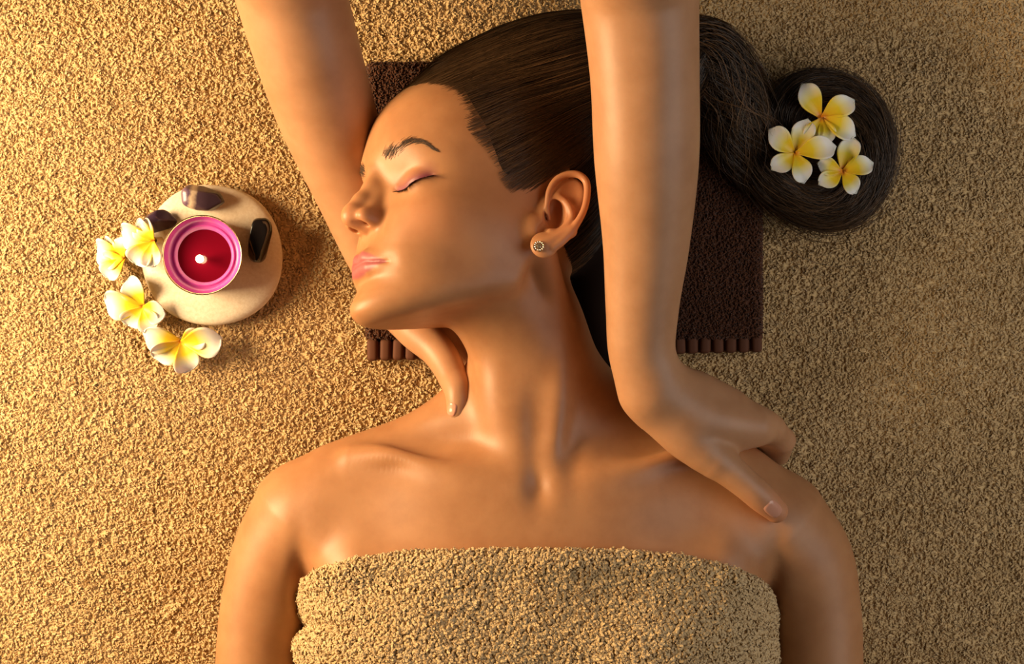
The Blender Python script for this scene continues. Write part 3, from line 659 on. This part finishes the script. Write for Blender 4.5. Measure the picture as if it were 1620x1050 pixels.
# ================================================= towel wrapped round her chest
edge_px=np.array([(470,985),(476,945),(486,918),(510,899),(560,882),(650,868),(760,865),(860,864),(980,866),(1080,877),(1160,897),(1205,922),(1224,950),(1232,990)],float)
def wrap_sheet(off,nth=150,ns=90):
    """rows go round the chest from side to side, columns from the top edge down"""
    cx=W(850,985,62); ths=np.linspace(-118,118,nth); out=np.zeros((nth,ns,3))
    ex=np.array([W(a,b,110) for a,b in edge_px])
    for i,th in enumerate(ths):
        pass
    th=np.radians(ths); xs=np.sin(th)*185
    # top edge y for each row from the traced edge (by x), tucked lower at the flanks
    ye=np.interp(np.clip(np.sin(np.clip(th,-1.5,1.5))*171,ex[0,0]-cx[0],ex[-1,0]-cx[0])+cx[0],ex[:,0],ex[:,1])
    ye=ye-np.clip(np.abs(ths)-88,0,40)*.5
    t=np.linspace(0,1,ns)**1.15
    for rep in range(4):
        Yg=ye[:,None]+(-392-ye[:,None])*t[None]
        P=np.stack([np.broadcast_to(cx[0]+np.sin(th)[:,None]*230,Yg.shape),Yg,np.broadcast_to(60+np.cos(th)[:,None]*190,Yg.shape)],-1)
        A0=np.stack([np.full(Yg.shape,cx[0]),Yg,np.full(Yg.shape,60.)],-1)
        D=A0-P; Ls=np.linalg.norm(D,axis=2,keepdims=True); D=D/Ls; tt=np.zeros(Yg.shape)
        for _ in range(60):
            d=feval(torso,(P+D*tt[...,None]).reshape(-1,3).astype(f4)).reshape(tt.shape)-off
            tt=np.clip(tt+d*.7,0,Ls[...,0]-20)
        xt=(P+D*tt[...,None])[:,0,0]; ye=np.interp(xt,ex[:,0],ex[:,1])-np.clip(np.abs(ths)-92,0,40)*.8
    return P+D*tt[...,None],t,ths
SHT,tcol,ths=wrap_sheet(5.0)
# relief: soft fold along the upper edge, a tuck on the side by her armpit, broad wrinkles
n_th,n_s,_=SHT.shape; Nn=np.cross(np.gradient(SHT,axis=0),np.gradient(SHT,axis=1)); Nn/=np.linalg.norm(Nn,axis=2,keepdims=True)
if Nn[n_th//2,10,2]<0: Nn=-Nn
dl=(SHT[:,:1,1]-SHT[...,1])
a_=ths[:,None]
h_=3.0*np.exp(-.5*((dl-7)/6)**2)
h_+=-8.0*np.exp(-.5*((dl-(26+ (a_+78)*.9))/4.2)**2)*np.exp(-.5*((a_+66)/16)**2)+5.0*np.exp(-.5*((dl-(40+(a_+78)*.9))/8)**2)*np.exp(-.5*((a_+64)/18)**2)
h_+=1.1*np.sin(a_*.16+dl*.035)+.8*np.sin(dl*.11+a_*.05)
SHT=SHT+Nn*h_[...,None]
INN=SHT-Nn*4.6
GR=np.concatenate([INN[:,::-1][:,n_s//2:],SHT],1)   # rolls over the top edge to the inside
GR[...,2]=np.maximum(GR[...,2],4.0)
na,nbb,_=GR.shape; ii=(np.arange(na-1)[:,None]*nbb+np.arange(nbb-1)).ravel(); FQ=np.stack([ii,ii+nbb,ii+nbb+1,ii+1],1)
mid=GR[na//2,-30]; 
wr=mesh_np('bath_towel',GR.reshape(-1,3),FQ,plain('beige_weave',(.56,.38,.18),.9))
me=wr.data
if me.polygons[(na//2)*(nbb-1)+nbb-30].normal.z<0: me.flip_normals()
tag(wr,'beige terry towel wrapped across the chest of the reclining woman','towel')
pile(wr,M['tan2'],620000,[make_tuft(s,M['tan2'],.0042,.0008,b) for s,b in ((21,.9),(22,1.2),(23,1.4))],.7,1.2,.5,31)
# ================================================= candle, stone, crystals
def blob(name,c,r,mat,seed,amp=.04,freq=1.6,sub=5,power=2.4,facet=0,rot=(0,0,0)):
    bm=bmesh.new(); bmesh.ops.create_icosphere(bm,subdivisions=sub,radius=1); from mathutils import noise
    rg=random.Random(seed); pl=[(Vector((rg.gauss(0,1),rg.gauss(0,1),rg.gauss(0,1))).normalized(),rg.uniform(.62,.88)) for _ in range(facet)]
    for v in bm.verts:
        d=v.co.normalized(); s=((d.x*d.x+d.y*d.y)**(power/2)+abs(d.z)**power)**(-1/power) if not facet else (abs(d.x)**power+abs(d.y)**power+abs(d.z)**power)**(-1/power)
        p=d*s*(1+amp*noise.noise(d*freq+Vector((seed*3.1,0,0))))
        for n,h in pl:
            e=p.dot(n)-h
            if e>0: p=p-n*e*.92
        v.co=Vector((p.x*r[0],p.y*r[1],p.z*r[2]))
    o=bm_obj(name,bm,mat); o.location=c; o.rotation_euler=rot; return o
m=NT('pale_stone'); nz=m.noise(420,4,.7); n2=m.noise(26,3,.5); c=m.mix((.70,.60,.45),(.82,.74,.60),m.ramp(nz.outputs[0],[(.35,(0,0,0)),(.62,(1,1,1))])); c=m.mix(c,(.62,.50,.34),m.ramp(n2.outputs[0],[(.5,(0,0,0)),(.8,(.7,.7,.7))]))
m.l(c,m.b.inputs['Base Color']); m.set(Roughness=.6); m.bump(nz.outputs[0],.25,.0008); M['stone']=m.m
SH=19.
stn=blob('flat_stone',Wm(336,403,10),(.0545,.0545,.0105),M['stone'],3,.045,1.0,5,2.6); tag(stn,'round flat pale stone carrying the pink candle','stone')
bpy.context.view_layer.update()
def lathe(name,prof,mat,parent,seg=56,sm=True):
    V_=[];F_=[]; n=len(prof)
    for k in range(seg):
        a=2*math.pi*k/seg
        for r,z in prof: V_.append((r*math.cos(a),r*math.sin(a),z))
    for k in range(seg):
        for i in range(n-1): F_.append((k*n+i,((k+1)%seg)*n+i,((k+1)%seg)*n+i+1,k*n+i+1))
    return mesh_np(name,np.array(V_),np.array(F_),mat,parent,sm)
cd=empty('candle',Wm(327,405,19.5)); tag(cd,'pink tealight candle burning in a metal cup on the stone','candle')
M['cup']=plain('cup_metal',(.70,.50,.30),.25,Metallic=1.0); 
m=NT('pink_wax'); m.set(Base_Color=(.60,.085,.42,1),Roughness=.35,Subsurface_Weight=.3,Subsurface_Scale=.004); M['wax']=m.m
m=NT('melted_wax'); m.set(Base_Color=(.15,.002,.012,1),Roughness=.12,Coat_Weight=.3); M['pool']=m.m
M['wick']=plain('wick',(.03,.02,.015),.9)
lathe('cup',[(0,0),(26.5,0),(27.5,1),(29.6,22.5),(30.3,23.4),(30.0,23.8),(29.2,23.2),(27.2,2)],M['cup'],cd)
wx=lathe('wax',[(29.0,22.2),(28.2,18),(27.0,14.5),(24.6,13.2),(22.4,13.4),(21.4,12.6),(20.4,11.0),(19.4,10.6)],M['wax'],cd)
po=lathe('melted_wax',[(20.6,11.0),(12,10.95),(4,10.95),(0,10.95)],M['pool'],cd); po.location=(0,-.0008,0)
lathe('wax_lip',[(23.6,13.4),(22.9,14.3),(22.0,13.6)],M['wax'],cd)
wk=lathe('wick',[(.0,10.5),(.9,10.5),(.8,16),(.0,16.2)],M['wick'],cd,12); wk.location=(-.0015,-.0015,0)
m=NT('flame'); m.set(Base_Color=(1,.8,.4,1),Emission_Color=(1.0,.80,.42,1),Emission_Strength=14.0); M['flame']=m.m
fl=lathe('flame',[(0,13.5),(1.6,14.5),(2.9,17),(3.1,19),(2.2,23),(.9,27),(0,29.5)],M['flame'],cd,20); fl.location=(-.0025,-.0028,0)
M['amethyst']=plain('amethyst',(.050,.028,.058),.28,Coat_Weight=.2); M['dark']=plain('black_stone',(.008,.006,.006),.12,Coat_Weight=.6)
m=NT('banded_amethyst'); t=m.n('ShaderNodeTexCoord'); sp=m.n('ShaderNodeSeparateXYZ'); m.l(t.outputs['Object'],sp.inputs[0]); nz=m.noise(140,4,.6)
ad=m.n('ShaderNodeMath',operation='MULTIPLY_ADD'); m.l(nz.outputs[0],ad.inputs[0]); ad.inputs[1].default_value=.006; m.l(sp.outputs[0],ad.inputs[2])
mr=m.n('ShaderNodeMapRange'); m.l(ad.outputs[0],mr.inputs[0]); mr.inputs[1].default_value=-.012; mr.inputs[2].default_value=.008
c=m.ramp(mr.outputs[0],[(0,(.20,.13,.18)),(.22,(.10,.055,.11)),(.34,(.60,.48,.34)),(.46,(.42,.32,.24)),(.56,(.07,.04,.06)),(1,(.035,.018,.028))]); m.l(c,m.b.inputs['Base Color']); m.set(Roughness=.3,Coat_Weight=.15); M['band']=m.m
k1=blob('crystal',Wm(321,313,26),(.0168,.0098,.0085),M['band'],8,.10,1.5,4,2.6,9,(0,.05,math.radians(-8))); tag(k1,'dark purple crystal with a pale banded end on the stone rim','crystal')
k2=blob('crystal',Wm(249,350,24),(.0142,.0088,.0085),M['amethyst'],12,.10,1.5,4,2.5,10,(0,.1,math.radians(14))); tag(k2,'small greyish purple tumbled crystal between the candle and white flowers','crystal')
k3=blob('crystal',Wm(410,380,27),(.0095,.0172,.008),M['dark'],5,.05,1.3,4,2.8,5,(0,0,math.radians(-9))); tag(k3,'glossy black tumbled stone beside the candle cup','crystal')
# ================================================= frangipani blossoms
m=NT('petal'); at_=m.at('along'); n_=m.noise(160,3,.5)
c=m.ramp(at_.outputs['Fac'],[(0,(.75,.26,.01)),(.10,(.82,.50,.005)),(.40,(.80,.62,.02)),(.62,(.80,.76,.47)),(.76,(.82,.81,.76))]); m.l(c,m.b.inputs['Base Color']); m.set(Roughness=.45,Subsurface_Weight=.15,Subsurface_Scale=.002,Sheen_Weight=.1); M['petal']=m.m
def petal_mesh(Lp,wd,cup,curl,seed,yel=0.):
    rg=random.Random(seed); nu,nv=15,11; V_=[];al=[]
    for i in range(nu):
        u=math.sin(math.pi/2*i/(nu-1)); ww=wd*Lp*(.10+.90*math.sin(math.pi/2*min(1,u/.62))**1.3)*(1-max(0,(u-.55)/.45)**2.6)**.5+.02*wd*Lp
        for j in range(nv):
            v=-1+2*j/(nv-1); uu=u*(1-.07*v*v*u)
            x=v*ww+.10*Lp*u*u; y=Lp*uu; z=Lp*(cup*(u-.55*u*u))+ (v*v)*ww*.32+ curl*ww*max(0,v)**2*u*.9 -.16*Lp*u**4
            V_.append((x,y,z)); al.append(min(1,max(0,u*1.02-yel+.07*abs(v)+.10*math.cos(v*2.2)*0)))
    ii=[(i*nv+j,i*nv+j+1,(i+1)*nv+j+1,(i+1)*nv+j) for i in range(nu-1) for j in range(nv-1)]
    me=bpy.data.meshes.new('petal'); me.from_pydata(V_,[],ii); me.polygons.foreach_set('use_smooth',[True]*len(ii)); me.materials.append(M['petal']); attr(me,'along',al); return me
def flower(c,azs,Lp,label,tilt=(0,0),cup=.45,wd=.36,curl=.5,yel=0.,lens=None,wds=None,group=None,drop=None):
    root=empty('frangipani_flower',c); tag(root,label,'flower',group); root.rotation_euler=(math.radians(tilt[0]),math.radians(tilt[1]),0)
    for k,az in enumerate(azs):
        s=lens[k] if lens else 1.0
        o=add('petal',petal_mesh(Lp*s,(wds[k] if wds else wd)/s**.4,cup if not drop else drop[k],curl,k,yel),None,root)
        o.rotation_euler=(0,0,math.radians(az-90)); o.location=(0,0,.0008*k)
        sd=o.modifiers.new('thickness','SOLIDIFY'); sd.thickness=.0007; sd.offset=-1
    tube=lathe('flower_tube',[(2.4,1.5),(1.9,-3),(1.5,-9),(0,-9.5)],plain('flower_tube',(.75,.62,.35),.5) if 'tube' not in M else M['tube'],root,12)
    M['tube']=tube.data.materials[0]; return root
g_='white and yellow blossoms laid on the coiled hair'
def az(c,tips): return [math.degrees(math.atan2(-(y-c[1]),x-c[0])) for x,y in tips]
def zc(x,y): return (1080+x*.381,y*.381)
for (c,tips,lab) in (((575,490),[(478,355),(705,400),(725,552),(612,600),(540,560)],'frangipani topmost of three on the coiled hair, its lower petals tucked under'),
                     ((467,637),[(505,487),(345,548),(378,712),(515,760),(632,592)],'frangipani with five open petals on the hair near the folded towel'),
                     ((660,712),[(690,560),(788,662),(712,778),(566,778),(556,690)],'smallest frangipani on the hair, petals cupped, at the outer coil')):
    ln=[math.hypot(x-c[0],y-c[1])*.381*.47*.001 for x,y in tips]; Lm=max(ln); px_=zc(*c)
    flower(Wm(px_[0],px_[1],{575:58,467:62,660:58}[c[0]]),az(c,tips),Lm,lab,cup=.38,wd=.285,curl=.35,lens=[max(.72,q/Lm) for q in ln],group=g_,yel=.02 if c[0]==467 else .12)
g_='cream and yellow blossoms beside the candle stone'
def ze(x,y): return (100+x*.343,260+y*.343)
for (c,tips,z,tilt,lab,cup,lens_) in (
    ((425,350),[(250,320),(335,262),(330,470),(400,285),(440,470)],34,(10,-22),'cream frangipani leaning on the candle cup and stone',.5,None),
    ((290,430),[(125,400),(170,365),(215,540),(190,455),(300,350)],16,(0,-30),'cream frangipani lying half turned away beside the stone',.6,None),
    ((372,655),[(178,640),(310,510),(300,752),(430,742),(470,672)],15,(12,-12),'white frangipani with one broad upright petal and bright yellow throat beside the stone',.45,None),
    ((545,815),[(365,790),(420,905),(600,955),(620,775),(735,770)],13,(18,4),'white frangipani below the stone with a long petal pointing away',.45,None)):
    ln=[math.hypot(x-c[0],y-c[1])*.343*.48*.001 for x,y in tips]; Lm=max(ln); px_=ze(*c)
    flower(Wm(px_[0],px_[1],z),az(c,tips),Lm,lab,tilt=tilt,cup=cup,wd=.36,curl=.6,lens=[max(.62,q/Lm) for q in ln],group=g_,yel=.02)
